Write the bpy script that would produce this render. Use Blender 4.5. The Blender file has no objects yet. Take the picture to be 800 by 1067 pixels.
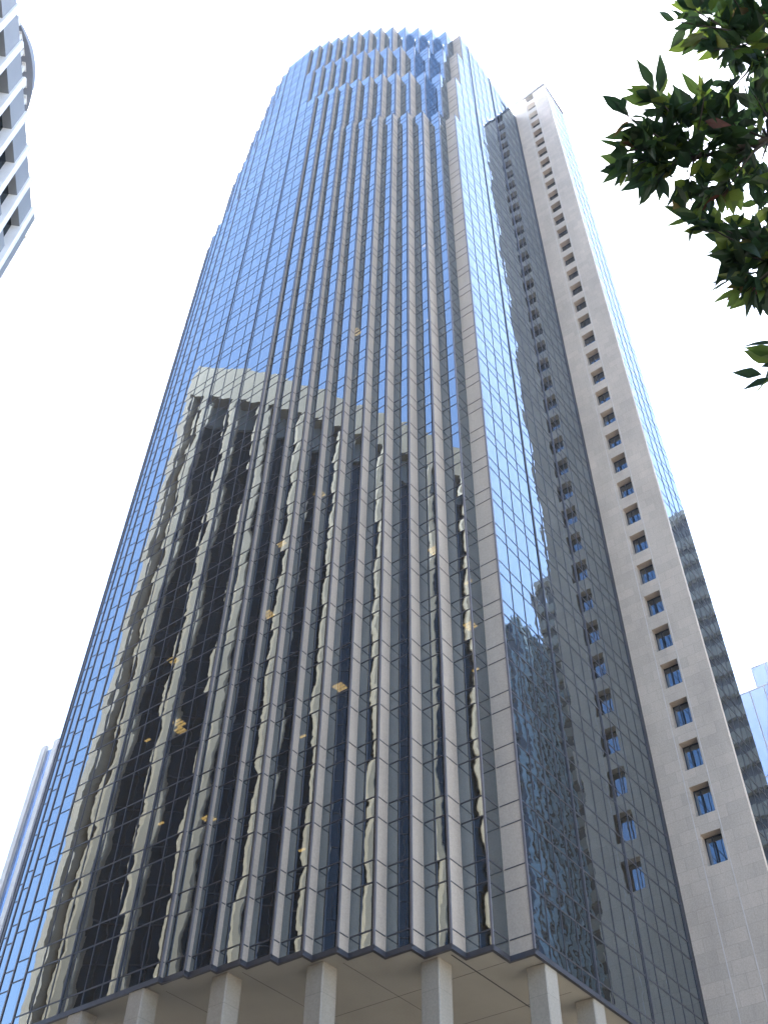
import bpy, math, random
from mathutils import Vector, Matrix

random.seed(7)
scene = bpy.context.scene
COL = scene.collection

# ------------------------------------------------------------------ camera
EYE = 1.6
R = ((0.60701892, -0.79454433, 0.01507752),
     (0.60292371, 0.44809821, -0.66006893),
     (0.51769782, 0.40976492, 0.75105371))
cam = bpy.data.cameras.new('camera')
cam.sensor_fit = 'AUTO'
cam.sensor_width = 36.0
cam.lens = 36.659
cam.clip_start = 0.1
cam.clip_end = 6000
co = bpy.data.objects.new('camera', cam)
COL.objects.link(co)
m = Matrix.Identity(4)
for i in range(3):
    m[i][0] = R[0][i]
    m[i][1] = -R[1][i]
    m[i][2] = -R[2][i]
m[2][3] = EYE
co.matrix_world = m
scene.camera = co

# ------------------------------------------------------------------ sky, sun, exposure
SUN_EL = math.radians(69.0)
SUN_AZ = math.radians(22.5)            # measured from +X towards +Y
world = bpy.data.worlds.new('World')
scene.world = world
world.use_nodes = True
wn = world.node_tree
wn.nodes.clear()
wo = wn.nodes.new('ShaderNodeOutputWorld')
bg = wn.nodes.new('ShaderNodeBackground')
sky = wn.nodes.new('ShaderNodeTexSky')
sky.sky_type = 'NISHITA'
sky.sun_disc = False
sky.sun_elevation = SUN_EL
sky.sun_rotation = math.radians(90) - SUN_AZ
sky.altitude = 0
sky.air_density = 1.0
sky.dust_density = 0.6
sky.ozone_density = 2.0
bg.inputs['Strength'].default_value = 0.08
wn.links.new(sky.outputs[0], bg.inputs['Color'])
wn.links.new(bg.outputs[0], wo.inputs['Surface'])

sl = bpy.data.lights.new('sun', 'SUN')
sl.energy = 5.0
sl.angle = math.radians(0.5)
sl.color = (1.0, 0.95, 0.87)
so = bpy.data.objects.new('sun', sl)
COL.objects.link(so)
sd = Vector((math.cos(SUN_EL) * math.cos(SUN_AZ), math.cos(SUN_EL) * math.sin(SUN_AZ), math.sin(SUN_EL)))
so.rotation_euler = sd.to_track_quat('Z', 'Y').to_euler()
so.location = (60, 20, 300)

scene.view_settings.view_transform = 'Standard'
scene.view_settings.look = 'None'
scene.view_settings.exposure = 3.12
scene.view_settings.gamma = 1.0
scene.view_settings.use_curve_mapping = False
scene.cycles.max_bounces = 9
scene.cycles.glossy_bounces = 5
scene.cycles.diffuse_bounces = 3
scene.cycles.transparent_max_bounces = 8
scene.cycles.caustics_reflective = False
scene.cycles.caustics_refractive = False

# ------------------------------------------------------------------ helpers
class NT:
    def __init__(self, name):
        self.m = bpy.data.materials.new(name)
        self.m.use_nodes = True
        self.t = self.m.node_tree
        self.t.nodes.clear()
        self.out = self.t.nodes.new('ShaderNodeOutputMaterial')

    def n(self, kind, **kw):
        nd = self.t.nodes.new('ShaderNode' + kind)
        for k, v in kw.items():
            setattr(nd, k, v)
        return nd

    def l(self, a, b):
        self.t.links.new(a, b)

    def _in(self, sock, v):
        if isinstance(v, bpy.types.NodeSocket):
            self.l(v, sock)
        elif v is not None:
            sock.default_value = v

    def math(self, op, a, b=None, c=None):
        nd = self.n('Math', operation=op)
        self._in(nd.inputs[0], a)
        self._in(nd.inputs[1], b)
        if c is not None:
            self._in(nd.inputs[2], c)
        return nd.outputs[0]

    def vmath(self, op, a, b=None, scale=None):
        nd = self.n('VectorMath', operation=op)
        self._in(nd.inputs[0], a)
        if b is not None:
            self._in(nd.inputs[1], b)
        if scale is not None:
            self._in(nd.inputs['Scale'], scale)
        return nd.outputs[0]

    def ramp(self, fac, lo, hi, c0, c1):
        nd = self.n('ValToRGB')
        nd.color_ramp.elements[0].position = lo
        nd.color_ramp.elements[0].color = (*c0, 1)
        nd.color_ramp.elements[1].position = hi
        nd.color_ramp.elements[1].color = (*c1, 1)
        self.l(fac, nd.inputs[0])
        return nd.outputs[0]


def plain(name, col, rough=0.6, metallic=0.0, var=0.12, scale=1.5, bump=0.0, spec=0.4):
    t = NT(name)
    p = t.n('BsdfPrincipled')
    tc = t.n('TexCoord')
    nz = t.n('TexNoise')
    nz.inputs['Scale'].default_value = scale
    nz.inputs['Detail'].default_value = 5
    t.l(tc.outputs['Object'], nz.inputs['Vector'])
    c0 = tuple(c * (1 - var) for c in col)
    c1 = tuple(min(1, c * (1 + var)) for c in col)
    t.l(t.ramp(nz.outputs['Fac'], 0.3, 0.7, c0, c1), p.inputs['Base Color'])
    p.inputs['Roughness'].default_value = rough
    p.inputs['Metallic'].default_value = metallic
    p.inputs['Specular IOR Level'].default_value = spec
    if bump:
        b = t.n('Bump')
        b.inputs['Strength'].default_value = bump
        t.l(nz.outputs['Fac'], b.inputs['Height'])
        t.l(b.outputs[0], p.inputs['Normal'])
    t.l(p.outputs[0], t.out.inputs['Surface'])
    return t.m


def stone(name, col, bw, bh, joint=0.82, var=0.09, offs=0.5, rough=0.55, mortar=0.02):
    """sawn stone cladding: block joints, a tone of its own for every block, fine speckle and faint streaks"""
    t = NT(name)
    p = t.n('BsdfPrincipled')
    tc = t.n('TexCoord')
    sp = t.n('SeparateXYZ')
    t.l(tc.outputs['Object'], sp.inputs[0])
    cb = t.n('CombineXYZ')
    t.l(t.math('ADD', sp.outputs[0], sp.outputs[1]), cb.inputs[0])
    t.l(sp.outputs[2], cb.inputs[1])
    br = t.n('TexBrick')
    br.offset = offs
    br.inputs['Scale'].default_value = 1.0
    br.inputs['Brick Width'].default_value = bw
    br.inputs['Row Height'].default_value = bh
    br.inputs['Mortar Size'].default_value = mortar
    br.inputs['Mortar Smooth'].default_value = 0.2
    br.inputs['Color1'].default_value = (1 - var, 1 - var, 1 - var, 1)
    br.inputs['Color2'].default_value = (1 + var, 1 + var * 0.85, 1 + var * 0.8, 1)
    br.inputs['Mortar'].default_value = (joint, joint, joint, 1)
    t.l(cb.outputs[0], br.inputs['Vector'])
    n1 = t.n('TexNoise')
    n1.inputs['Scale'].default_value = 0.35
    n1.inputs['Detail'].default_value = 6
    n1.inputs['Roughness'].default_value = 0.65
    mp = t.n('Mapping')
    mp.inputs['Scale'].default_value = (1, 1, 0.3)
    t.l(tc.outputs['Object'], mp.inputs[0])
    t.l(mp.outputs[0], n1.inputs['Vector'])
    base = t.ramp(n1.outputs['Fac'], 0.3, 0.72, tuple(c * 0.86 for c in col), tuple(c * 1.1 for c in col))
    mx = t.n('MixRGB', blend_type='MULTIPLY')
    mx.inputs[0].default_value = 1
    t.l(base, mx.inputs[1])
    t.l(br.outputs['Color'], mx.inputs[2])
    n2 = t.n('TexNoise')
    n2.inputs['Scale'].default_value = 9
    n2.inputs['Detail'].default_value = 2
    t.l(tc.outputs['Object'], n2.inputs['Vector'])
    mx2 = t.n('MixRGB', blend_type='MULTIPLY')
    mx2.inputs[0].default_value = 1
    t.l(mx.outputs[0], mx2.inputs[1])
    t.l(t.ramp(n2.outputs['Fac'], 0.35, 0.65, (0.93, 0.92, 0.92), (1.06, 1.05, 1.05)), mx2.inputs[2])
    t.l(mx2.outputs[0], p.inputs['Base Color'])
    p.inputs['Roughness'].default_value = rough
    p.inputs['Specular IOR Level'].default_value = 0.35
    t.l(p.outputs[0], t.out.inputs['Surface'])
    return t.m


def glass(name, tint, r0, clear=0.15, body=(0.012, 0.014, 0.016), bow=0.010, lean=0.004, ripple=0.004, fine=0.34, through=(0.55, 0.6, 0.6)):
    """coated curtain-wall glass. UV = pane number + position inside the pane: every pane leans and bows a little."""
    t = NT(name)
    geo = t.n('NewGeometry')
    uv = t.n('UVMap')
    fr = t.vmath('FRACTION', uv.outputs[0])
    fl = t.vmath('FLOOR', uv.outputs[0])
    oi = t.n('ObjectInfo')
    wn_ = t.n('TexWhiteNoise', noise_dimensions='4D')
    t.l(fl, wn_.inputs['Vector'])
    t.l(oi.outputs['Random'], wn_.inputs['W'])
    s = t.n('SeparateXYZ')
    t.l(fr, s.inputs[0])
    fu = t.math('SUBTRACT', s.outputs[0], 0.5)
    fv = t.math('SUBTRACT', s.outputs[1], 0.5)
    rr = t.n('SeparateColor')
    t.l(wn_.outputs['Color'], rr.inputs[0])
    r1 = t.math('SUBTRACT', rr.outputs[0], 0.5)
    r2 = t.math('SUBTRACT', rr.outputs[1], 0.5)
    amt = t.math('MULTIPLY_ADD', rr.outputs[2], 1.2 * bow, 0.4 * bow)
    one_u = t.math('SUBTRACT', 1.0, t.math('MULTIPLY', t.math('MULTIPLY', fu, fu), 4.0))
    one_v = t.math('SUBTRACT', 1.0, t.math('MULTIPLY', t.math('MULTIPLY', fv, fv), 4.0))
    tc = t.n('TexCoord')
    nz = t.n('TexNoise')
    nz.inputs['Scale'].default_value = 0.22
    nz.inputs['Detail'].default_value = 2.5
    nz.inputs['Roughness'].default_value = 0.6
    t.l(tc.outputs['Object'], nz.inputs['Vector'])
    nc = t.n('SeparateColor')
    t.l(nz.outputs['Color'], nc.inputs[0])
    nf = t.n('TexNoise')
    nf.inputs['Scale'].default_value = 2.2
    nf.inputs['Detail'].default_value = 1.0
    t.l(tc.outputs['Object'], nf.inputs['Vector'])
    fc = t.n('SeparateColor')
    t.l(nf.outputs['Color'], fc.inputs[0])
    n1 = t.math('MULTIPLY_ADD', t.math('SUBTRACT', fc.outputs[0], 0.5), fine, t.math('SUBTRACT', nc.outputs[0], 0.5))
    n2 = t.math('MULTIPLY_ADD', t.math('SUBTRACT', fc.outputs[1], 0.5), fine, t.math('SUBTRACT', nc.outputs[1], 0.5))
    a = t.math('ADD', t.math('MULTIPLY', t.math('MULTIPLY', fu, one_v), amt),
               t.math('ADD', t.math('MULTIPLY', r1, lean), t.math('MULTIPLY', n1, ripple)))
    b = t.math('ADD', t.math('MULTIPLY', t.math('MULTIPLY', fv, one_u), t.math('MULTIPLY', amt, 0.4)),
               t.math('ADD', t.math('MULTIPLY', r2, lean * 0.4), t.math('MULTIPLY', n2, ripple * 0.4)))
    tg = t.vmath('CROSS_PRODUCT', (0, 0, 1), geo.outputs['Normal'])
    va = t.vmath('SCALE', tg, scale=a)
    vz = t.vmath('SCALE', (0, 0, 1), scale=b)
    nn = t.vmath('NORMALIZE', t.vmath('ADD', t.vmath('ADD', geo.outputs['Normal'], va), vz))
    gl = t.n('BsdfGlossy')
    gl.inputs['Color'].default_value = (*tint, 1)
    gl.inputs['Roughness'].default_value = 0.0
    t.l(nn, gl.inputs['Normal'])
    df = t.n('BsdfDiffuse')
    df.inputs['Color'].default_value = (*body, 1)
    tr = t.n('BsdfTransparent')
    tr.inputs['Color'].default_value = (*through, 1)
    m1 = t.n('MixShader')
    m1.inputs[0].default_value = clear
    t.l(df.outputs[0], m1.inputs[1])
    t.l(tr.outputs[0], m1.inputs[2])
    lw = t.n('LayerWeight')
    lw.inputs['Blend'].default_value = 0.5
    f5 = t.math('POWER', lw.outputs['Facing'], 6.0)
    fac = t.math('MULTIPLY_ADD', f5, 1 - r0, r0)
    m2 = t.n('MixShader')
    t.l(fac, m2.inputs[0])
    t.l(m1.outputs[0], m2.inputs[1])
    t.l(gl.outputs[0], m2.inputs[2])
    t.l(m2.outputs[0], t.out.inputs['Surface'])
    return t.m


def glow(name, col, strength):
    t = NT(name)
    e = t.n('Emission')
    e.inputs['Color'].default_value = (*col, 1)
    e.inputs['Strength'].default_value = strength
    t.l(e.outputs[0], t.out.inputs['Surface'])
    return t.m


class MB:
    def __init__(self):
        self.v, self.f, self.u = [], [], []

    def face(self, pts, uvs=None):
        b = len(self.v)
        self.v += [tuple(p) for p in pts]
        self.f.append(tuple(range(b, b + len(pts))))
        self.u += uvs if uvs else [(0.5, 0.5)] * len(pts)

    def box(self, x0, x1, y0, y1, z0, z1):
        x0, x1 = sorted((x0, x1))
        y0, y1 = sorted((y0, y1))
        z0, z1 = sorted((z0, z1))
        p = [(x0, y0, z0), (x1, y0, z0), (x1, y1, z0), (x0, y1, z0), (x0, y0, z1), (x1, y0, z1), (x1, y1, z1), (x0, y1, z1)]
        for q in ((3, 2, 1, 0), (4, 5, 6, 7), (0, 1, 5, 4), (1, 2, 6, 5), (2, 3, 7, 6), (3, 0, 4, 7)):
            self.face([p[i] for i in q])

    def prism(self, poly, z0, z1):
        """poly counter-clockwise seen from above"""
        self.face([(x, y, z1) for x, y in poly])
        self.face([(x, y, z0) for x, y in reversed(poly)])
        n = len(poly)
        for i in range(n):
            a, b = poly[i], poly[(i + 1) % n]
            self.face([(a[0], a[1], z0), (b[0], b[1], z0), (b[0], b[1], z1), (a[0], a[1], z1)])

    def tube(self, pts, radii, n=8):
        rings = []
        for i, p in enumerate(pts):
            p = Vector(p)
            d = (Vector(pts[min(i + 1, len(pts) - 1)]) - Vector(pts[max(i - 1, 0)])).normalized()
            s = d.orthogonal().normalized()
            q = d.cross(s)
            if rings:
                s = (prev - d * prev.dot(d)).normalized()
                q = d.cross(s)
            prev = s
            rings.append([p + (s * math.cos(6.2832 * k / n) + q * math.sin(6.2832 * k / n)) * radii[i] for k in range(n)])
        b = len(self.v)
        for r in rings:
            self.v += [tuple(x) for x in r]
        for i in range(len(rings) - 1):
            for k in range(n):
                self.f.append((b + i * n + k, b + i * n + (k + 1) % n, b + (i + 1) * n + (k + 1) % n, b + (i + 1) * n + k))
                self.u += [(0.5, 0.5)] * 4
        e = b + (len(rings) - 1) * n
        self.f.append(tuple(e + k for k in range(n)))
        self.u += [(0.5, 0.5)] * n

    def add(self, other):
        b = len(self.v)
        self.v += other.v
        self.mi = getattr(self, 'mi', [0] * len(self.f)) + [1] * len(other.f)
        self.f += [tuple(i + b for i in q) for q in other.f]
        self.u += other.u

    def build(self, name, mat, parent=None, origin=(0, 0, 0), smooth=False, mat2=None):
        me = bpy.data.meshes.new(name)
        ox, oy, oz = origin
        me.from_pydata([(x - ox, y - oy, z - oz) for x, y, z in self.v], [], self.f)
        uvl = me.uv_layers.new(name='UVMap')
        flat = [c for q in self.u for c in q]
        uvl.data.foreach_set('uv', flat)
        me.materials.append(mat)
        if mat2:
            me.materials.append(mat2)
            me.polygons.foreach_set('material_index', self.mi)
        if smooth:
            me.polygons.foreach_set('use_smooth', [True] * len(me.polygons))
        me.update()
        o = bpy.data.objects.new(name, me)
        COL.objects.link(o)
        if parent:
            o.parent = parent
        return o


def thing(name, label, cat, loc=(0, 0, 0), rz=0.0, group=None):
    o = bpy.data.objects.new(name, None)
    COL.objects.link(o)
    o.location = loc
    o.rotation_euler = (0, 0, rz)
    o['label'] = label
    o['category'] = cat
    if group:
        o['group'] = group
    return o


def struct(o):
    o['kind'] = 'structure'
    return o


# ------------------------------------------------------------------ materials
M = {}
M['granite'] = stone('granite', (0.41, 0.348, 0.278), 3.0, 40.0, joint=1.0, var=0.04, mortar=0.0)
M['shaft'] = stone('shaft_stone', (0.45, 0.382, 0.308), 1.55, 0.98, joint=0.84, var=0.07)
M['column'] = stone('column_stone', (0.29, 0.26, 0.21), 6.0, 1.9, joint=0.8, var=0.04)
M['soffit'] = plain('soffit_plaster', (0.37, 0.345, 0.285), 0.8, var=0.06, scale=0.4)
M['groove'] = plain('groove', (0.03, 0.03, 0.03), 0.6)
M['mullion'] = plain('mullion_metal', (0.058, 0.056, 0.062), 0.45, metallic=0.3, var=0.15)
M['edge'] = plain('edge_trim', (0.15, 0.14, 0.148), 0.4, metallic=0.3, var=0.1)
M['pale_joint'] = plain('pale_joint', (0.50, 0.455, 0.415), 0.7)
M['glass'] = glass('curtain_glass', (0.645, 0.775, 0.875), 0.38, body=(0.038, 0.029, 0.018), lean=0.007, ripple=0.032, fine=0.2)
M['side_glass'] = glass('side_glass', (0.645, 0.775, 0.875), 0.36, body=(0.034, 0.027, 0.018), lean=0.008, ripple=0.036, fine=0.42)
M['window_glass'] = glass('window_glass', (0.6, 0.72, 0.85), 0.42, clear=0.05, bow=0.006, lean=0.008)
M['frame'] = plain('window_frame', (0.03, 0.03, 0.032), 0.4, metallic=0.4)
M['slab'] = plain('slab_underside', (0.10, 0.10, 0.09), 0.9)
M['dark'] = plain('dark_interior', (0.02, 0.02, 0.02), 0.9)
M['roof'] = plain('roof_gravel', (0.22, 0.21, 0.2), 0.9)
M['lamp'] = glow('office_lamp', (1.0, 0.62, 0.2), 0.9)
M['pale'] = stone('pale_stone', (0.285, 0.24, 0.18), 4.3, 1.95, joint=0.88, var=0.04)
M['pale_shade'] = stone('pale_stone_shaded', (0.23, 0.24, 0.245), 2.1, 3.9, joint=0.85, var=0.04)  # shaded copy of the pale stone: recess shade put into a greyer colour
M['dark_glass'] = glass('dark_glass', (0.25, 0.3, 0.34), 0.12, clear=0.0, body=(0.012, 0.013, 0.014))
M['white'] = plain('white_paint', (0.8, 0.8, 0.8), 0.5, var=0.04)
M['grey_metal'] = plain('grey_cladding', (0.24, 0.26, 0.28), 0.5, var=0.06, scale=0.6)
M['sign_grey'] = plain('sign_grey', (0.25, 0.27, 0.31), 0.5, var=0.05)
M['blue_glass'] = glass('blue_glass', (0.30, 0.44, 0.58), 0.12, clear=0.0, body=(0.008, 0.016, 0.026), ripple=0.01)
M['strip_glass'] = glass('strip_glass', (0.22, 0.40, 0.62), 0.4, clear=0.0, body=(0.03, 0.07, 0.18))
M['far_blue_glass'] = glass('far_blue_glass', (0.42, 0.58, 0.80), 0.45, clear=0.0, body=(0.08, 0.12, 0.2), bow=0.003)
M['far_stone'] = stone('far_stone', (0.23, 0.225, 0.215), 3.0, 3.9, joint=0.9, var=0.03)
M['concrete'] = plain('concrete', (0.27, 0.27, 0.26), 0.8, var=0.15, scale=0.3)
M['band'] = plain('floor_band_concrete', (0.15, 0.155, 0.15), 0.7, var=0.2, scale=0.5)
M['rib_blue'] = plain('blue_grey_rib', (0.12, 0.20, 0.27), 0.5, var=0.25)
M['dark_blue'] = plain('dark_blue_glazing', (0.010, 0.018, 0.036), 0.2)
M['brown_stone'] = stone('brown_stone', (0.25, 0.24, 0.22), 2.0, 1.9, joint=0.8)
M['paving'] = stone('paving', (0.20, 0.19, 0.175), 0.9, 0.9, joint=0.75, var=0.08)
M['asphalt'] = plain('asphalt', (0.05, 0.05, 0.052), 0.85, var=0.2, scale=3)
M['kerb'] = plain('kerb_stone', (0.34, 0.33, 0.31), 0.8)
M['line'] = plain('road_paint', (0.78, 0.78, 0.75), 0.7)
M['bark'] = plain('bark', (0.05, 0.04, 0.032), 0.9, var=0.4, scale=12, bump=0.5)

# ------------------------------------------------------------------ ground, road, pavements
S = 24.7                                   # one unit = height of the tower's soffit above the eye
def Z(u):
    return EYE + S * u

DV = Vector((-0.69190536, -0.72198821))    # along the diagonal street
NV = Vector((0.72198821, -0.69190536))     # across it, from the pale block towards the tower
def street(l, n):                          # metres along the street from the pale block's corner, metres out from its front
    p = Vector((0.84218 * S, 3.10868 * S)) + DV * l + NV * n
    return p.x, p.y

def strip(n0, n1, z0, z1, l0=-900, l1=900):
    mb = MB()
    poly = [street(l1, n0), street(l1, n1), street(l0, n1), street(l0, n0)]
    mb.prism(poly, z0, z1)
    return mb

g = MB()
g.face([(-2500, -2500, -0.16), (2500, -2500, -0.16), (2500, 2500, -0.16), (-2500, 2500, -0.16)])
struct(g.build('ground', M['concrete']))
struct(strip(-90, 27.2, -0.15, 0.0).build('pavement_far_side', M['paving']))
struct(strip(36.8, 150, -0.15, 0.0).build('pavement_plaza', M['paving']))
struct(strip(27.5, 36.5, -0.155, -0.14).build('road', M['asphalt']))
struct(strip(27.2, 27.5, -0.155, 0.012).build('kerb_far_side', M['kerb']))
struct(strip(36.5, 36.8, -0.155, 0.012).build('kerb_plaza', M['kerb']))
mk = MB()
for i in range(-40, 41):
    for nn in (31.9,):
        mk.prism([street(i * 9 + 3, nn), street(i * 9 + 3, nn + 0.14), street(i * 9, nn + 0.14), street(i * 9, nn)], -0.139, -0.135)
struct(mk.build('road_markings', M['line']))

# ------------------------------------------------------------------ the office tower
YA = 1.0197                                # plane of the right-hand glass face
YS = 1.0785
MOD = 0.0654                               # one glazing module
XW = 1.4555                                # plane of the flat wall
YM = YS + MOD * 13.5 + 0.017                       # mirror line of the plan
XE = 2.665                                 # where the stone shaft begins
XB = 3.45                                  # back of the tower
STEPS = [.0630, .0525, .0460, .0410, .0360, .0300, .0250, .0210, .0175, .0135, .0100]
TIERS = [(1.811, 10, 1.0, 5.53), (1.858, 10, 5.53, 6.21), (1.915, 11, 6.21, 6.78), (1.982, 12, 6.78, 7.31)]
BASE_Z, FLOOR = 1.040, 0.1582
LEVELS = []
for k in range(-1, 46):
    LEVELS += [BASE_Z + FLOOR * k, BASE_Z + FLOOR * k + 0.106]

def steps_for(drop, n):
    """n steps from wide to narrow adding up to drop"""
    out = []
    for i in range(n):
        f = i * (len(STEPS) - 1) / (n - 1)
        a = int(f)
        b = min(a + 1, len(STEPS) - 1)
        out.append(STEPS[a] * (1 - f + a) + STEPS[b] * (f - a))
    s = drop / sum(out)
    return [o * s for o in out]

ORG = (2.3 * S, YM * S, 0.0)
tower = thing('office_tower', 'tall sawtooth office tower of blue mirror glass and pinkish granite fins filling the picture', 'office tower', ORG)

YL = 2 * YM - (YS + MOD * 10)
def mir(y):
    v = 2 * YM - y
    return v if v <= YL else YL + (v - YL) * 0.82

PROUD = 0.022                               # metres the bars stand out of the glass
def levels_between(z0, z1):
    lv = [z for z in LEVELS if z0 + 0.012 < z < z1 - 0.012]
    return [z0] + lv + [z1]

def facet(p0, p1, z0, z1, kind, name, gmat='glass', inset=0.0, thick_every=0, parent=None, start_post=True, end_post=True):
    """one vertical facade facet from p0 to p1 (plan, units; the outside lies to the right of p0->p1)."""
    par = parent or tower
    a = Vector(p0) * S
    b = Vector(p1) * S
    d = b - a
    L = d.length
    d /= L
    nrm = Vector((d.y, -d.x))
    lv = levels_between(z0, z1)
    nmod = max(1, round(L / (MOD * S)))
    mb = MB()
    if kind == 'glass':
        for i in range(nmod):
            q0 = a + d * (L * i / nmod)
            q1 = a + d * (L * (i + 1) / nmod)
            for j in range(len(lv) - 1):
                za, zb = Z(lv[j]), Z(lv[j + 1])
                mb.face([(q0.x, q0.y, za), (q1.x, q1.y, za), (q1.x, q1.y, zb), (q0.x, q0.y, zb)],
                        [(i + 0.001, j + 0.001), (i + 0.999, j + 0.001), (i + 0.999, j + 0.999), (i + 0.001, j + 0.999)])
        mat = M[gmat]
    else:
        t = 0.18
        c = [a, b, b - nrm * t, a - nrm * t]
        mb.prism([(v.x, v.y) for v in c], Z(z0), Z(z1))
        mat = M['granite']
    hb = 0.04 if kind == 'glass' else 0.03
    bars = MB()
    def bar(s0, s1, za, zb, out=PROUD, back=0.05):
        c = [a + d * s0 + nrm * out, a + d * s0 - nrm * back, a + d * s1 - nrm * back, a + d * s1 + nrm * out]
        bars.prism([(v.x, v.y) for v in (c[0], c[3], c[2], c[1])], za, zb)
    for z in lv[1:-1]:
        bar(0.07, L - 0.07, Z(z) - hb, Z(z) + hb)
    if kind == 'glass':
        for i in range(1, nmod):
            w = 0.024
            out = PROUD + 0.012
            if thick_every and i % thick_every == 0:
                w, out = 0.085, PROUD + 0.05
            bar(L * i / nmod - w, L * i / nmod + w, Z(z0) + 0.01, Z(z1) - 0.01, out)
    mb.add(bars)
    return mb.build(name, mat, par, ORG, mat2=M['mullion'])

def post(x, y, z0, z1, parent, r=0.06):
    p = MB()
    p.box(x * S - r * 0.6, x * S + r, y * S - r, y * S + r, Z(z0) + 0.02, Z(z1) + 0.05)
    return p.build('corner_trim', M['edge'], parent, ORG)

outlines = []
for ti, (cx, K, z0, z1) in enumerate(TIERS):
    st = steps_for(cx - XW, K + 1)
    if ti == 0:
        st = STEPS
    xs = [cx]
    for s_ in st:
        xs.append(xs[-1] - s_)
    pts = [(XE, YA), (cx, YA), (cx, YS)]
    for i in range(K):
        pts += [(xs[i + 1], YS + MOD * i), (xs[i + 1], YS + MOD * (i + 1))]
    pts += [(XW, YS + MOD * K)]
    half = list(pts)
    yk = YS + MOD * K
    base_l = (2 * YM if ti == 0 else 3.922) - yk
    def left_map(p):
        return XB if p[0] == XB else XW + (p[0] - XW) * 1.55, base_l + (yk - p[1]) * 1.15
    for side in (0, 1):
        f = (lambda p: p) if side == 0 else left_map
        def fac(p, q, kind, name, **kw):
            p, q = f(p), f(q)
            if side == 0:
                return facet(q, p, z0, z1, kind, name, **kw)
            return facet(p, q, z0, z1, kind, name, **kw)
        if side == 0:
            o = fac((XE - 0.012, YA), (cx, YA), 'glass', 'side_curtain_wall', gmat='side_glass')
        else:
            o = fac((XB, YA), (cx, YA), 'glass', 'side_curtain_wall')
        post(*f((cx, YA)), z0, z1, o)
        o = fac((cx, YA), (cx, YS), 'stone', 'corner_pier')
        o = fac((cx, YS), (xs[1], YS), 'glass', 'return_glass')
        post(*f((xs[1], YS)), z0, z1, o)
        for i in range(K):
            o = fac((xs[i + 1], YS + MOD * i), (xs[i + 1], YS + MOD * (i + 1)), 'glass', 'tooth_glass')
            last = i == K - 1
            gl = i < ti
            r = fac((xs[i + 1], YS + MOD * (i + 1)), (xs[i + 2], YS + MOD * (i + 1)), 'glass' if gl else 'stone', 'crown_return_glass' if gl else 'stone_fin')
            post(*f((xs[i + 2], YS + MOD * (i + 1))), z0, z1, o)
    yw0, yw1 = yk, base_l
    o = facet((XW, yw1), (XW, yw0), z0, z1, 'glass', 'flat_curtain_wall')
    full = half + [left_map(p) for p in reversed(half)]
    outlines.append((full, z0, z1))

# heavy expansion joints of the flat wall and of the right-hand face
for y in (YS + MOD * 12 + 0.004, 3.922 - YS - MOD * 12 - 0.004):
    j = MB()
    j.box(XW * S - 0.07, XW * S + 0.05, y * S - 0.055, y * S + 0.055, Z(1.0), Z(6.78 if y > YM else 7.30))
    j.build('expansion_joint', M['mullion'], tower, ORG)
for k in (4, 8):
    x = 1.811 + MOD * k
    j = MB()
    j.box(x * S - 0.07, x * S + 0.07, YA * S - 0.08, YA * S + 0.05, Z(1.0), Z(7.31))
    j.build('expansion_joint', M['mullion'], tower, ORG)
j = MB()
j.box(XE * S - 0.50, XE * S - 0.34, YA * S - 0.08, YA * S + 0.2, Z(1.0), Z(7.31))
j.box(XE * S - 0.16, XE * S - 0.004, YA * S - 0.06, YA * S + 0.2, Z(1.0), Z(7.31))
j.build('expansion_joint', M['mullion'], tower, ORG)

def inset(poly, d):
    return [(x * S + d, y * S + (d if y < YM else -d)) for x, y in poly]

def solid(poly, d, z0, z1, name, mat, xback=XB):
    pp = inset(poly, d)
    pp = [(xback * S, pp[0][1])] + pp + [(xback * S, pp[-1][1])]
    mb = MB()
    mb.prism(list(reversed(pp)), z0, z1)
    return mb.build(name, mat, tower, ORG)

# floors seen through the glass, terraces of the crown, the dark core
n_fl = int((7.31 - 1.0) / FLOOR)
for k in range(n_fl + 1):
    zf = BASE_Z + FLOOR * k + 0.106
    for full, z0, z1 in outlines:
        if z0 <= zf < z1 - 0.02:
            solid(full, 0.22, Z(zf), Z(zf) + 0.95, 'floor_slab', M['slab'])
for full, z0, z1 in outlines:
    solid(full, 0.20, Z(z1) - 0.30, Z(z1) - 0.03, 'terrace', M['roof'])
sof = solid(outlines[0][0], 0.02, Z(1.0) - 0.04, Z(1.0) + 0.3, 'soffit', M['soffit'])
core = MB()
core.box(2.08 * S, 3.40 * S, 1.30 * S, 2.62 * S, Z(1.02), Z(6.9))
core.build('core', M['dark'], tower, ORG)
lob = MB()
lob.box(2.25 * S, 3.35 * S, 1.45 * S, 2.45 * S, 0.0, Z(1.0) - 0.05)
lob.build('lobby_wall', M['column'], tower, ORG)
bk = MB()
bk.box(XB * S, XB * S + 0.4, YA * S, outlines[0][0][-1][1] * S, Z(1.0), Z(7.31))
bk.build('back_wall', M['shaft'], tower, ORG)

# bottom rail along every facet
rail = MB()
full = outlines[0][0]
def off(poly, d):
    return [(x * S - d, y * S + (-d if y < YM else d)) for x, y in poly]
po, pi_ = off(full, 0.06), off(full, -0.12)
for i in range(len(full) - 1):
    za, zb = Z(1.0) - 0.12, Z(1.0) + 0.16
    a, b, c, d = po[i], po[i + 1], pi_[i + 1], pi_[i]
    rail.face([(*b, za), (*a, za), (*a, zb), (*b, zb)])
    rail.face([(*a, za), (*b, za), (*c, za), (*d, za)])
    rail.face([(*a, zb), (*d, zb), (*c, zb), (*b, zb)])
rail.build('bottom_rail', M['mullion'], tower, ORG)
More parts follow.
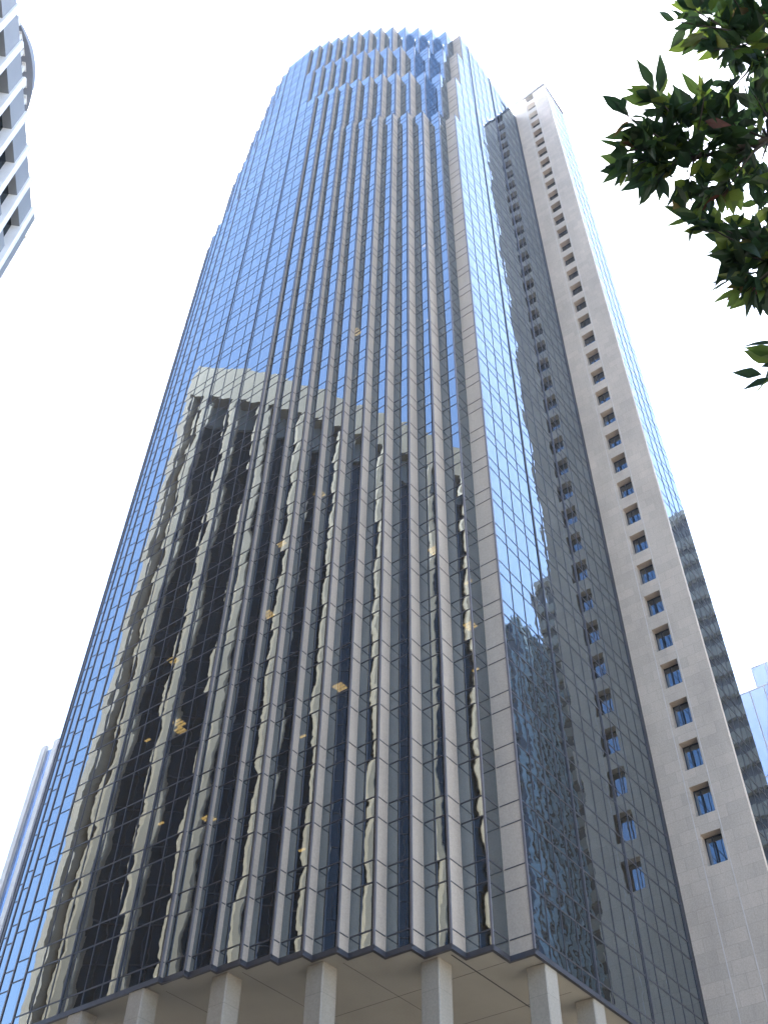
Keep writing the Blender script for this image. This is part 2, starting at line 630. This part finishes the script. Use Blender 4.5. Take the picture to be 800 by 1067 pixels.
# grooves of the soffit
for (x0, x1, y0, y1) in ((1.72, 3.3, 1.160, 1.1625), ):
    gmb = MB()
    gmb.box(x0 * S, x1 * S, y0 * S, y1 * S, Z(1.0) - 0.05, Z(1.0) - 0.02)
    gmb.build('soffit_groove', M['groove'], sof, ORG)
for (x0, x1, y0, y1) in ((1.81, 1.811, 1.09, 2.8), (2.006, 2.007, 1.05, 2.85), (1.62, 3.3, 1.362, 1.363), (1.53, 3.3, 1.56, 1.561), (1.5, 3.3, 1.755, 1.756)):
    gmb = MB()
    gmb.box(x0 * S, x1 * S, y0 * S, y1 * S, Z(1.0) - 0.045, Z(1.0) - 0.02)
    gmb.build('soffit_groove', M['groove'], sof, ORG)

# columns
COLS = [(1.857, 1.024), (1.711, 1.186), (1.588, 1.388), (1.510, 1.583), (1.456, 1.777), (1.456, 1.972)]
COLS += [(1.857 + 0.196 * k, 1.024) for k in range(1, 5)]
COLS += [(x, mir(y) - 0.046) for x, y in COLS[:4]]
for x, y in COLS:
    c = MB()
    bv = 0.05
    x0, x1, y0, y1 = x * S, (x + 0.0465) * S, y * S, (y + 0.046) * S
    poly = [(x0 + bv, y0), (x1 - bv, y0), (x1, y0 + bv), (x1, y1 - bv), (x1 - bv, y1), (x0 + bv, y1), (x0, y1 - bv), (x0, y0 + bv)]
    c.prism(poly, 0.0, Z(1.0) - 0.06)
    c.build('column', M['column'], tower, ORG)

# ceiling lamps behind the glass
lamp_spots = []
rl = random.Random(21)
for k, i, dd in ((19, 1, 1.2), (5, 0, 1.0), (4, 0, 1.3), (6, 0, 1.1), (7, 1, 1.3), (9, 2, 1.6), (11, 3, 1.2), (14, 2, 1.0), (13, 4, 1.1)):
    lamp_spots.append((k, i, dd))
for q in range(26):
    lamp_spots.append((rl.choice([1, 2, 3, 4, 5, 6, 7, 8, 9, 10, 12, 15, 22, 26]), rl.randint(0, 14), rl.uniform(0.9, 2.4)))
for k, i, dd in lamp_spots:
    xs = [1.811]
    for s_ in STEPS:
        xs.append(xs[-1] - s_)
    xx = xs[min(i + 1, 11)] * S + dd
    yy = (YS + MOD * (i + 0.25 + 0.4 * rl.random())) * S
    zz = Z(BASE_Z + FLOOR * k + 0.106) - 0.06
    lp = MB()
    big = rl.random() < 0.5
    for b_ in range(3 if big else 1):
        lp.box(xx + b_ * 0.26, xx + b_ * 0.26 + 0.16, yy, yy + (0.75 if big else 0.45), zz, zz + 0.05)
    lp.build('ceiling_lamp', M['lamp'], tower, ORG)

# stone shaft at the right
YR = 0.765
XSB = 2.925
W0, W1 = 0.8625, 0.9245
ZTOP = 7.50
DEPTH = 0.75
sw = MB()
def wq(ya, yb, za, zb):
    sw.face([(XE * S, yb * S, Z(za)), (XE * S, ya * S, Z(za)), (XE * S, ya * S, Z(zb)), (XE * S, yb * S, Z(zb))])
GZ = -EYE / S
YJ = YA + 0.0
wq(YR, W0, GZ, ZTOP)
wq(W1, YJ, GZ, ZTOP)
sills = [1.554 + FLOOR * k for k in range(38)]
zp = GZ
WH = 0.100
for s_ in sills:
    wq(W0, W1, zp, s_)
    zt = s_ + WH
    xa, xb = XE * S, XE * S + DEPTH
    ya, yb = W0 * S, W1 * S
    sw.face([(xa, ya, Z(s_)), (xb, ya, Z(s_)), (xb, yb, Z(s_)), (xa, yb, Z(s_))])
    sw.face([(xa, ya, Z(zt)), (xa, yb, Z(zt)), (xb, yb, Z(zt)), (xb, ya, Z(zt))])
    sw.face([(xa, ya, Z(s_)), (xa, ya, Z(zt)), (xb, ya, Z(zt)), (xb, ya, Z(s_))])
    sw.face([(xa, yb, Z(s_)), (xb, yb, Z(s_)), (xb, yb, Z(zt)), (xa, yb, Z(zt))])
    zp = zt
wq(W0, W1, zp, ZTOP)
# edge return and back of the shaft
sw.face([(XE * S, YR * S, Z(GZ)), (XE * S + 0.42, YR * S, Z(GZ)), (XE * S + 0.42, YR * S, Z(ZTOP)), (XE * S, YR * S, Z(ZTOP))])
sw.face([(XE * S, YR * S, Z(ZTOP)), (XSB * S, YR * S, Z(ZTOP)), (XSB * S, YA * S, Z(ZTOP)), (XE * S, YA * S, Z(ZTOP))])
sw.face([(XE * S, YA * S, Z(7.31)), (XE * S, YA * S, Z(ZTOP)), (XSB * S, YA * S, Z(ZTOP)), (XSB * S, YA * S, Z(7.31))])
sw.face([(XSB * S, YR * S, Z(GZ)), (XSB * S, YA * S, Z(GZ)), (XSB * S, YA * S, Z(ZTOP)), (XSB * S, YR * S, Z(ZTOP))])
shaft = sw.build('stone_shaft', M['shaft'], tower, ORG)
for yj in (W0 - 0.006, W1 + 0.010):
    pj = MB()
    pj.box(XE * S - 0.012, XE * S + 0.02, yj * S - 0.03, yj * S + 0.03, 0, Z(ZTOP) - 0.3)
    pj.build('pale_joint', M['pale_joint'], shaft, ORG)
for s_ in sills:
    zt = s_ + WH
    xb = XE * S + DEPTH
    ya, yb = W0 * S, W1 * S
    wf = MB()
    za, zb = Z(s_) + 0.003, Z(zt) - 0.003
    t = 0.07
    wf.box(xb - 0.09, xb - 0.002, ya + 0.003, ya + t, za, zb)
    wf.box(xb - 0.09, xb - 0.002, yb - t, yb - 0.003, za, zb)
    wf.box(xb - 0.088, xb - 0.002, ya + t, yb - t, za, za + t)
    wf.box(xb - 0.088, xb - 0.002, ya + t, yb - t, zb - t, zb)
    ym_ = yb - 0.36 * (yb - ya)
    wf.box(xb - 0.085, xb - 0.002, ym_ - 0.04, ym_ + 0.04, za + t, zb - t)
    w = wf.build('window', M['frame'], tower, ORG)
    pm = MB()
    for ii, (y0_, y1_) in enumerate(((ya + t, ym_ - 0.04), (ym_ + 0.04, yb - t))):
        k = sills.index(s_)
        pm.face([(xb - 0.04, y1_, za + t), (xb - 0.04, y0_, za + t), (xb - 0.04, y0_, zb - t), (xb - 0.04, y1_, zb - t)],
                [(ii + .001, k + .001), (ii + .999, k + .001), (ii + .999, k + .999), (ii + .001, k + .999)])
    pm.build('pane', M['window_glass'], w, ORG)
# shaft's own glass flank
facet((XE + 0.42 / S, YR), (XSB, YR), 0.2, 7.46, 'glass', 'flank_glass', gmat='side_glass')
cop = MB()
cop.box(XE * S - 0.10, XSB * S + 0.1, YR * S - 0.10, YA * S + 0.05, Z(ZTOP), Z(ZTOP) + 0.9)
cop.build('coping', M['frame'], tower, ORG)
rl2 = MB()
for k in range(9):
    y = (YR + (YA - YR) * k / 8) * S
    rl2.box(XE * S + 0.1, XE * S + 0.16, y - 0.03, y + 0.03, Z(ZTOP) + 0.9, Z(ZTOP) + 2.0)
for zz in (1.4, 1.95):
    rl2.box(XE * S + 0.1, XE * S + 0.16, YR * S, YA * S, Z(ZTOP) + zz, Z(ZTOP) + zz + 0.05)
rl2.build('roof_railing', M['mullion'], tower, ORG)
bm_ = MB()
bm_.box(XE * S + 0.2, XE * S + 1.6, 0.93 * S, 0.985 * S, Z(ZTOP) + 0.92, Z(ZTOP) + 1.8)
bm_.tube([(XE * S + 0.5, 0.955 * S, Z(ZTOP) + 1.3), (XE * S - 0.2, 0.955 * S, Z(ZTOP) + 2.6), (XE * S - 1.2, 0.955 * S, Z(ZTOP) + 2.5)], [0.15, 0.12, 0.08])
bm_.build('cleaning_cradle_davit', M['mullion'], tower, ORG)

# ------------------------------------------------------------------ pale block across the street (upper left, and mirrored in the tower)
ang = math.atan2(DV.y, DV.x)
PO = (0.84218 * S, 3.10868 * S, 0.0)
pale = thing('pale_office_building', 'tall pale stone block across the street, seen mirrored in the tower glass', 'office building', PO, ang)
PL = 2.35 * S                               # length of its front
ZT = Z(5.36)
body = MB()
body.box(1.0, PL, -34, -3.25, 0, ZT - 0.3)
body.build('wall', M['pale_shade'], pale)
par = MB()
par.box(0.25, PL, -3.2, -0.06, Z(5.05), ZT)
par.build('parapet', M['pale'], pale)
rf = MB()
rf.box(1.0, PL - 0.5, -33.5, -1.6, ZT - 0.29, ZT - 0.1)
rf.build('roof', M['roof'], pale)
sp = MB()
sp.box(0.5, PL, -3.2, -1.9, Z(4.86), Z(5.05))
sp.build('upper_panel_band', M['pale_shade'], pale)
ch = MB()
ch.prism([(-1.0, -2.3), (-0.5, -4.6), (1.4, -4.6), (1.6, -1.5), (0.3, -0.25)], 0, ZT - 0.05)
ch.build('corner_pier', M['pale'], pale)
PP = 0.1735 * S
k = 0
while 0.06 * S + PP * k < PL:
    l0 = 0.065 * S + PP * k
    pmb = MB()
    pmb.prism([(l0 + 0.40, 0), (l0, -0.42), (l0, -3.0), (l0 + 1.45, -3.0), (l0 + 1.45, -0.25), (l0 + 1.22, 0)], 0, Z(5.051))
    pmb.build('pier', M['pale'], pale)
    gm = MB()
    for j in range(int((4.86 * S + EYE) / 3.9)):
        za, zb = Z(4.86) - 3.9 * (j + 1), Z(4.86) - 3.9 * j
        for ii in range(2):
            x0 = l0 + 1.45 + ii * (PP - 1.45) / 2
            x1 = x0 + (PP - 1.45) / 2
            gm.face([(x0, -2.4, za), (x0, -2.4, zb), (x1, -2.4, zb), (x1, -2.4, za)][::-1],
                    [(ii + .001, j + .001), (ii + .999, j + .001), (ii + .999, j + .999), (ii + .001, j + .999)])
    go = gm.build('window_bay', M['dark_glass'], pale)
    fm = MB()
    for j in range(int((4.86 * S + EYE) / 3.9)):
        zb = Z(4.86) - 3.9 * j
        fm.box(l0 + 1.46, l0 + PP - 0.01, -2.39, -2.34, zb - 0.07, zb + 0.07)
    fm.box(l0 + 1.45 + (PP - 1.45) / 2 - 0.05, l0 + 1.45 + (PP - 1.45) / 2 + 0.05, -2.385, -2.33, 0, Z(4.86))
    fm.build('glazing_bars', M['mullion'], go)
    k += 1

# ------------------------------------------------------------------ white-ribbed block at the upper left edge
NO = (0.322 * S, 1.212 * S, 0.0)
near = thing('ribbed_office_block', 'grey office block with white vertical ribs at the upper left edge', 'office building', NO, ang)
NL = 26.0
NT_ = Z(2.058)
RW = 0.32
PK = 1.66                                    # rib spacing
nb = MB()
nb.box(0.12, NL, -12, -0.75, 0, NT_ - 0.35)
nb.build('wall', M['grey_metal'], near)
nr = MB()
nr.box(0.3, NL - 0.2, -11.8, -0.95, NT_ - 0.34, NT_ - 0.2)
nr.build('roof', M['roof'], near)
npar = MB()
npar.box(0.06, NL, -0.74, -0.16, NT_ - 2.3, NT_ - 0.04)
npar.build('parapet', M['grey_metal'], near)
ne = MB()
ne.box(0.0, 0.34, -12.05, -0.02, 0, NT_ - 0.04)
ne.build('end_wall', M['grey_metal'], near)
k = 0
while 0.36 + PK * k < NL - 0.5:
    l0 = 0.36 + PK * k
    rb = MB()
    rb.prism([(l0, -0.04), (l0, -0.73), (l0 + RW, -0.73), (l0 + RW, -0.04), (l0 + RW - 0.05, 0.0), (l0 + 0.05, 0.0)], 0, NT_)
    rb.build('rib', M['white'], near)
    gm, sm = MB(), MB()
    xa, xb = l0 + RW + 0.01, l0 + PK - 0.01
    for j in range(int(NT_ / 3.6)):
        zb = NT_ - 2.32 - 3.6 * j
        gm.face([(xa, -0.56, zb - 2.1), (xa, -0.56, zb), (xb, -0.56, zb), (xb, -0.56, zb - 2.1)],
                [(.001, j + .001), (.001, j + .999), (.999, j + .999), (.999, j + .001)])
        sm.box(xa, xb, -0.74, -0.30, max(0.02, zb - 3.6), zb - 2.1)
    gm.add(sm)
    gm.build('window_bay', M['dark_glass'], near, mat2=M['grey_metal'])
    k += 1

# rooftop sign: an arched band over a row of white figures
SL = 0.78 * 0.385 * S
sgn = thing('rooftop_sign', 'arched grey rooftop sign over white figures on the ribbed block', 'rooftop sign', (NO[0] + DV.x * SL - NV.x * 0.35, NO[1] + DV.y * SL - NV.y * 0.35, NT_ - 0.1), ang)
ar = MB()
NA = 24
half_w, rise = 0.285 * 0.385 * S, 1.15
for i in range(NA):
    pts = []
    for q in (i, i + 1):
        u = -1 + 2 * q / NA
        w_ = 1 - u * u
        pts.append((u * half_w, 0.45 + rise * w_, 0.06 + 0.42 * w_, -0.15 + 0.55 * w_))
    (xa, za, ta, da), (xb, zb, tb, db) = pts
    ar.face([(xa, -0.22, za - ta), (xb, -0.22, zb - tb), (xb, -0.22, zb), (xa, -0.22, za)])
    ar.face([(xa, da, za), (xb, db, zb), (xb, db, zb - tb), (xa, da, za - ta)])
    ar.face([(xa, -0.22, za), (xb, -0.22, zb), (xb, db, zb), (xa, da, za)])
    ar.face([(xa, da, za - ta), (xb, db, zb - tb), (xb, -0.22, zb - tb), (xa, -0.22, za - ta)])
ar.build('arch_band', M['sign_grey'], sgn)
for i in range(7):
    u = -0.84 + 1.68 * i / 6
    x = u * half_w
    hgt = 0.3 + 0.75 * (1 - u * u)
    fg = MB()
    fg.box(x - 0.22, x + 0.22, -0.08, 0.08, hgt, hgt + 0.17)
    fg.box(x - 0.09, x + 0.09, -0.07, 0.07, 0.12, hgt)
    fg.box(x - 0.24, x + 0.24, -0.09, 0.09, 0.0, 0.12)
    fg.build('figure', M['white'], sgn)

# ------------------------------------------------------------------ striped tower far off at the lower left
so_ = Vector((0.51, 0.86)) * (9.0 * S)
strp = thing('striped_tower', 'distant tower with stone piers and blue glass strips at the lower left', 'office tower', (so_.x, so_.y, 0), 0)
zt = EYE + 9.0 * S * 0.663
x, y = 0.0, 0.0
for k in range(18):
    pm = MB()
    pm.box(x - 0.7, x + 0.3, y - 1.6, y, 0, zt + 0.6)
    pm.build('stone_pier', M['far_stone'], strp)
    gm = MB()
    for j in range(int(zt / 3.9)):
        gm.face([(x, y - 1.6, j * 3.9), (x, y - 4.6, j * 3.9), (x, y - 4.6, j * 3.9 + 3.9), (x, y - 1.6, j * 3.9 + 3.9)],
                [(.001, j + .001), (.999, j + .001), (.999, j + .999), (.001, j + .999)])
    gm.build('glass_strip', M['strip_glass'], strp)
    y -= 4.6
bd = MB()
bd.box(0.32, 45, -83, -0.1, 0, zt - 0.5)
bd.build('core_wall', M['far_stone'], strp)

# ------------------------------------------------------------------ pale blue glass tower at the lower right
D = 8.0 * S
bo = Vector((0.9755, 0.2200)) * D
bt = thing('blue_glass_tower', 'pale blue glass tower with a stepped roof at the lower right edge', 'office tower', (bo.x, bo.y, 0), 0)
def glass_block(x0, x1, y0, y1, z0, z1, name, mat, parent, mod=3.2, flr=22.0):
    gmb = MB()
    ny = max(1, round((y1 - y0) / mod))
    nz = max(1, round((z1 - z0) / flr))
    for i in range(ny):
        for j in range(nz):
            ya, yb = y0 + (y1 - y0) * i / ny, y0 + (y1 - y0) * (i + 1) / ny
            za, zb = z0 + (z1 - z0) * j / nz, z0 + (z1 - z0) * (j + 1) / nz
            gmb.face([(x0, yb, za), (x0, ya, za), (x0, ya, zb), (x0, yb, zb)],
                     [(i + .001, j + .001), (i + .999, j + .001), (i + .999, j + .999), (i + .001, j + .999)])
    nx = max(1, round((x1 - x0) / mod))
    for i in range(nx):
        for j in range(nz):
            xa, xb = x0 + (x1 - x0) * i / nx, x0 + (x1 - x0) * (i + 1) / nx
            za, zb = z0 + (z1 - z0) * j / nz, z0 + (z1 - z0) * (j + 1) / nz
            q = [(xa, y0, za), (xb, y0, za), (xb, y0, zb), (xa, y0, zb)]
            uvq = [(i + .001, j + .001), (i + .999, j + .001), (i + .999, j + .999), (i + .001, j + .999)]
            gmb.face(q, uvq)
            gmb.face([(px, y1, pz) for px, _, pz in q][::-1], uvq[::-1])
    gmb.face([(x1, y0, z0), (x1, y1, z0), (x1, y1, z1), (x1, y0, z1)])
    gmb.face([(x0, y0, z1), (x1, y0, z1), (x1, y1, z1), (x0, y1, z1)])
    o = gmb.build(name, mat, parent)
    fr_ = MB()
    for i in range(ny + 1):
        yy = y0 + (y1 - y0) * i / ny
        fr_.box(x0 - 0.12, x0 + 0.05, yy - 0.1, yy + 0.1, z0, z1)
    for j in range(nz + 1):
        zz = z0 + (z1 - z0) * j / nz
        fr_.box(x0 - 0.08, x0 + 0.05, y0, y1, zz - 0.12, zz + 0.12)
    fr_.build('mullion', M['mullion'], o)
    return o
zr = EYE + D * 0.752
glass_block(0, 40, -60, 8.0, 0, zr, 'lower_block', M['far_blue_glass'], bt)
glass_block(3, 40, -60, 3.6, zr, zr + 8.0, 'upper_block', M['far_blue_glass'], bt, flr=8)
an = MB()
for (ax, ay, h, zb) in ((2.0, 5.2, 3.0, zr), (4.5, 2.6, 5.0, zr + 8), (5, 0.5, 2.5, zr + 8)):
    an.tube([(ax, ay, zb), (ax, ay, zb + h)], [0.12, 0.06], 6)
    an.box(ax - 0.5, ax + 0.5, ay - 0.25, ay + 0.25, zb, zb + 0.9)
an.build('roof_aerial', M['white'], bt)

# ------------------------------------------------------------------ blocks outside the frame to the right, seen mirrored in the tower
bo2 = (5.0 * S, -0.30 * S, 0)
bb = thing('banded_tower', 'dark office block with concrete floor bands mirrored in the tower', 'office tower', bo2, 0)
zt = Z(5.42)
bw = MB()
bw.box(0.8, 30, -3.2, 14.5, 0, zt)
bw.build('wall', M['dark_blue'], bb)
k = 0
while k * 3.9 < zt - 3:
    sb = MB()
    sb.box(0, 30.5, -3.8, 15, k * 3.9, k * 3.9 + 1.9)
    sb.build('floor_band', M['band'], bb)
    k += 1
for i in range(2):
    sb = MB()
    yy = -3.7 + i * 3.6
    sb.box(-0.35, 0.5, yy, yy + 0.6, 0, zt)
    sb.build('rib', M['brown_stone'], bb)
sb = MB()
sb.box(-0.4, 31, -4.0, 15.2, zt, zt + 1.2)
sb.build('roof', M['concrete'], bb)

bs = thing('ribbed_glass_tower', 'blue glass tower with close vertical ribs mirrored in the tower', 'office tower', (4.6 * S, -1.5 * S, 0), 0)
zt = Z(4.8)
glass_block(0, 26, 0, 26.5, 0, zt, 'glass_block', M['blue_glass'], bs, mod=1.6, flr=3.9)
for i in range(10):
    sb = MB()
    sb.box(-0.55, -0.13, i * 2.8, i * 2.8 + 0.95, 0, zt + 0.6)
    sb.build('rib', M['rib_blue'], bs)
for i in range(9):
    sb = MB()
    sb.box(i * 2.8, i * 2.8 + 1.0, 26.52, 27.0, 0, zt + 0.6)
    sb.build('rib', M['rib_blue'], bs)

# ------------------------------------------------------------------ street tree reaching in at the upper right
tt = NT('leaf')
di = tt.n('BsdfDiffuse')
tl = tt.n('BsdfTranslucent')
gs = tt.n('BsdfGlossy')
gs.inputs['Roughness'].default_value = 0.4
gs.inputs['Color'].default_value = (0.5, 0.5, 0.5, 1)
uvn = tt.n('UVMap')
sx = tt.n('SeparateXYZ')
tt.l(uvn.outputs[0], sx.inputs[0])
cr = tt.n('ValToRGB')
els = cr.color_ramp.elements
els[0].position = 0.0
els[0].color = (0.015, 0.032, 0.012, 1)
els[1].position = 1.0
els[1].color = (0.10, 0.03, 0.02, 1)
for pos, c in ((0.55, (0.024, 0.046, 0.014, 1)), (0.72, (0.075, 0.12, 0.018, 1)), (0.95, (0.10, 0.13, 0.02, 1))):
    e = els.new(pos)
    e.color = c
tt.l(sx.outputs[0], cr.inputs[0])
tt.l(cr.outputs[0], di.inputs['Color'])
hs = tt.n('HueSaturation')
hs.inputs['Value'].default_value = 1.7
tt.l(cr.outputs[0], hs.inputs['Color'])
tt.l(hs.outputs[0], tl.inputs['Color'])
x1 = tt.n('MixShader')
x1.inputs[0].default_value = 0.42
tt.l(di.outputs[0], x1.inputs[1])
tt.l(tl.outputs[0], x1.inputs[2])
x2 = tt.n('MixShader')
x2.inputs[0].default_value = 0.05
tt.l(x1.outputs[0], x2.inputs[1])
tt.l(gs.outputs[0], x2.inputs[2])
tt.l(x2.outputs[0], tt.out.inputs['Surface'])
M['leaf'] = tt.m

TIPS = [(2.24, -0.22, 7.59), (2.2, -0.13, 7.4), (2.38, -0.29, 7.75), (2.36, -0.19, 7.44), (2.46, -0.31, 7.61), (2.41, -0.22, 7.31), (2.54, -0.41, 7.79), (2.53, -0.32, 7.47), (2.52, -0.5, 7.68), (2.62, -0.43, 7.53), (2.61, -0.33, 7.32), (2.43, 0.13, 7.3), (2.57, 0.09, 7.35), (2.35, 0.3, 7.11), (2.49, 0.31, 7.16), (2.47, 0.42, 7.05), (2.61, 0.43, 7.1), (2.67, 0.32, 7.19), (2.65, 0.2, 7.31), (2.76, 0.25, 7.14), (2.71, 0.34, 7.06), (2.77, 0.18, 7.25), (2.72, 0.07, 7.39), (2.61, -0.07, 7.33), (2.76, -0.0, 7.49), (2.82, -0.11, 7.57), (2.84, -0.03, 7.34), (2.74, -0.21, 7.49), (2.97, -0.17, 7.6), (2.78, -0.29, 7.36), (3.01, -0.27, 7.47), (3.01, -0.15, 7.36), (2.97, -0.03, 7.27), (2.85, 0.05, 7.22), (2.82, 0.13, 7.12), (3.17, -0.16, 7.39), (3.07, -0.06, 7.21), (2.85, 0.23, 6.99), (2.94, 0.21, 6.94), (3.06, 0.18, 6.99), (2.89, 0.28, 6.85), (2.99, 0.23, 6.79), (3.01, 0.09, 7.02), (3.01, 0.13, 7.13), (3.21, -0.03, 7.13), (3.28, -0.01, 6.98), (3.24, 0.1, 6.89), (3.21, 0.17, 6.78), (3.32, 0.1, 6.83), (3.43, 0.03, 7.0), (3.3, 0.21, 6.72), (3.37, 0.16, 6.68), (3.48, 0.13, 6.73), (3.34, 0.22, 6.58), (3.45, 0.1, 6.87), (3.54, 0.3, 6.18), (3.58, 0.31, 6.15), (3.62, 0.19, 6.38), (2.58, -0.59, 7.54), (2.83, -0.54, 7.65), (2.98, -0.4, 7.48), (3.3, -0.33, 7.53), (3.43, -0.15, 7.23), (3.57, -0.02, 6.91), (3.66, 0.08, 6.72), (2.91, -0.72, 7.81), (3.32, -0.59, 7.74), (3.53, -0.34, 7.4), (3.86, -0.16, 7.07), (3.89, 0.05, 6.68), (3.31, -0.83, 7.94), (3.91, -0.45, 7.39), (2.78, -0.98, 7.95), (2.6, -0.8, 7.83), (2.44, -0.59, 7.81), (2.28, -0.43, 7.78), (3.68, -0.69, 7.75)]
rt = random.Random(11)
TRUNK = Vector((4.6, -3.4, 0.0))
tree = thing('street_tree', 'leafy street tree whose dark pointed leaves hang in at the upper right', 'tree', TRUNK)
FORK = Vector((4.5, -3.1, 4.6))
tk = MB()
tk.tube([TRUNK + Vector((0, 0, -0.05)), TRUNK + Vector((0, 0.02, 0.5)), TRUNK + Vector((0.05, 0.1, 2.4)), FORK, Vector((4.55, -2.9, 6.6)), Vector((4.8, -2.8, 8.4))],
        [0.24, 0.17, 0.145, 0.125, 0.08, 0.03], 12)
trunk = tk.build('trunk', M['bark'], tree, TRUNK, smooth=True)
HUBS = [Vector((3.35, -0.75, 7.3)), Vector((3.55, -0.35, 6.95)), Vector((3.05, -0.25, 7.35)), Vector((2.75, -0.5, 7.62)), Vector((2.85, 0.12, 7.25)), Vector((3.5, -0.1, 6.7)), Vector((3.9, -0.3, 6.2))]
lm = MB()
lm.tube([FORK, Vector((4.1, -2.1, 6.0)), Vector((3.65, -1.3, 6.9)), HUBS[0]], [0.09, 0.07, 0.05, 0.035], 8)
lm.tube([HUBS[0], HUBS[1], HUBS[5]], [0.032, 0.022, 0.012], 6)
lm.tube([HUBS[0], HUBS[2], HUBS[4]], [0.03, 0.02, 0.011], 6)
lm.tube([HUBS[0], HUBS[3]], [0.025, 0.012], 6)
lm.tube([HUBS[1], HUBS[6]], [0.02, 0.01], 6)
extra = []
for q in range(95):
    th = rt.uniform(0, 6.283)
    ph = rt.uniform(-0.5, 1.2)
    rad = rt.uniform(1.0, 2.3)
    p = Vector((5.1 + 1.2 * rad * math.cos(th) * math.cos(ph), -3.3 + rad * math.sin(th) * math.cos(ph), 7.6 + 1.2 * rad * math.sin(ph)))
    if p.y < -1.45 - 0.0 and p.x > 3.4:
        extra.append(p)
for q in range(10):
    th = q * 0.63
    e = Vector((5.1 + 1.6 * math.cos(th), -3.6 + 1.5 * math.sin(th), 7.2 + (q % 3) * 0.7))
    if e.y < -1.6:
        lm.tube([FORK + Vector((0.02, 0.05, 0.6)), (FORK + e) * 0.5 + Vector((0, 0, 0.6)), e], [0.06, 0.04, 0.012], 6)
        HUBS.append(e)
lv = MB()
def leaf(base, d, up, ln, wd, tone):
    d = d.normalized()
    s = d.cross(up)
    if s.length < 1e-3:
        s = d.orthogonal()
    s.normalize()
    nrm = s.cross(d)
    fold = rt.uniform(0.1, 0.35)
    curl = rt.uniform(-0.1, 0.28)
    prof = [(0.0, 0.0), (0.16, 0.62), (0.38, 1.0), (0.62, 0.78), (0.84, 0.32), (1.0, 0.0)]
    mid = [base + d * (t_ * ln) - nrm * (curl * ln * t_ * t_) for t_, _ in prof]
    L_, R_ = [], []
    for (t_, w_), c in zip(prof, mid):
        j1 = 1 + rt.uniform(-0.12, 0.12)
        L_.append(c + s * (w_ * wd * j1) + nrm * (w_ * wd * fold))
        R_.append(c - s * (w_ * wd * j1) + nrm * (w_ * wd * fold))
    for i in range(5):
        for side in (L_, R_):
            q = [mid[i], mid[i + 1], side[i + 1], side[i]]
            if i == 0:
                q = [mid[0], mid[1], side[1]]
            elif i == 4:
                q = [mid[4], mid[5], side[4]]
            lv.face(q if side is L_ else q[::-1], [(tone, 0.5)] * len(q))
def rosette(tip, hub, n, scale=1.0):
    d0 = (tip - hub).normalized()
    q0 = hub + (tip - hub) * 0.45 + Vector((rt.uniform(-.05, .05), rt.uniform(-.05, .05), rt.uniform(0, .08)))
    lm.tube([hub, q0, tip], [0.009, 0.006, 0.003], 5)
    for i in range(n):
        f = rt.random()
        base = q0 + (tip - q0) * (0.3 + 0.7 * f)
        d = d0 * rt.uniform(0.2, 0.9) + Vector((rt.gauss(0, .55), rt.gauss(0, .55), rt.gauss(-0.35, .45)))
        st = d.normalized() * rt.uniform(0.02, 0.05)
        up = Vector((rt.gauss(0, .5), rt.gauss(0, .5), 1))
        ln = rt.uniform(0.11, 0.205) * scale
        tone = rt.random() ** 1.5
        leaf(base + st, d, up, ln, ln * rt.uniform(0.15, 0.22), tone)
for p in TIPS:
    p = Vector(p)
    hub = min(HUBS[:7], key=lambda h: (h - p).length + (0.4 if h.x < p.x else 0))
    rosette(p, hub, rt.randint(12, 16))
for p in extra:
    hub = min(HUBS, key=lambda h: (h - p).length)
    rosette(p, hub, 14, 1.2)
lm.build('limb', M['bark'], tree, TRUNK, smooth=True)
lv.build('crown', M['leaf'], tree, TRUNK)

# ------------------------------------------------------------------ sunlit haze
hz = MB()
hz.box(-2650, 2650, -2650, 2650, -1.2, 192)
h = NT('haze_air')
pv = h.n('VolumePrincipled')
pv.inputs['Color'].default_value = (0.88, 0.93, 1.0, 1)
pv.inputs['Density'].default_value = 0.00027
pv.inputs['Anisotropy'].default_value = 0.74
h.l(pv.outputs[0], h.out.inputs['Volume'])
ho = hz.build('haze', h.m)
ho['kind'] = 'stuff'
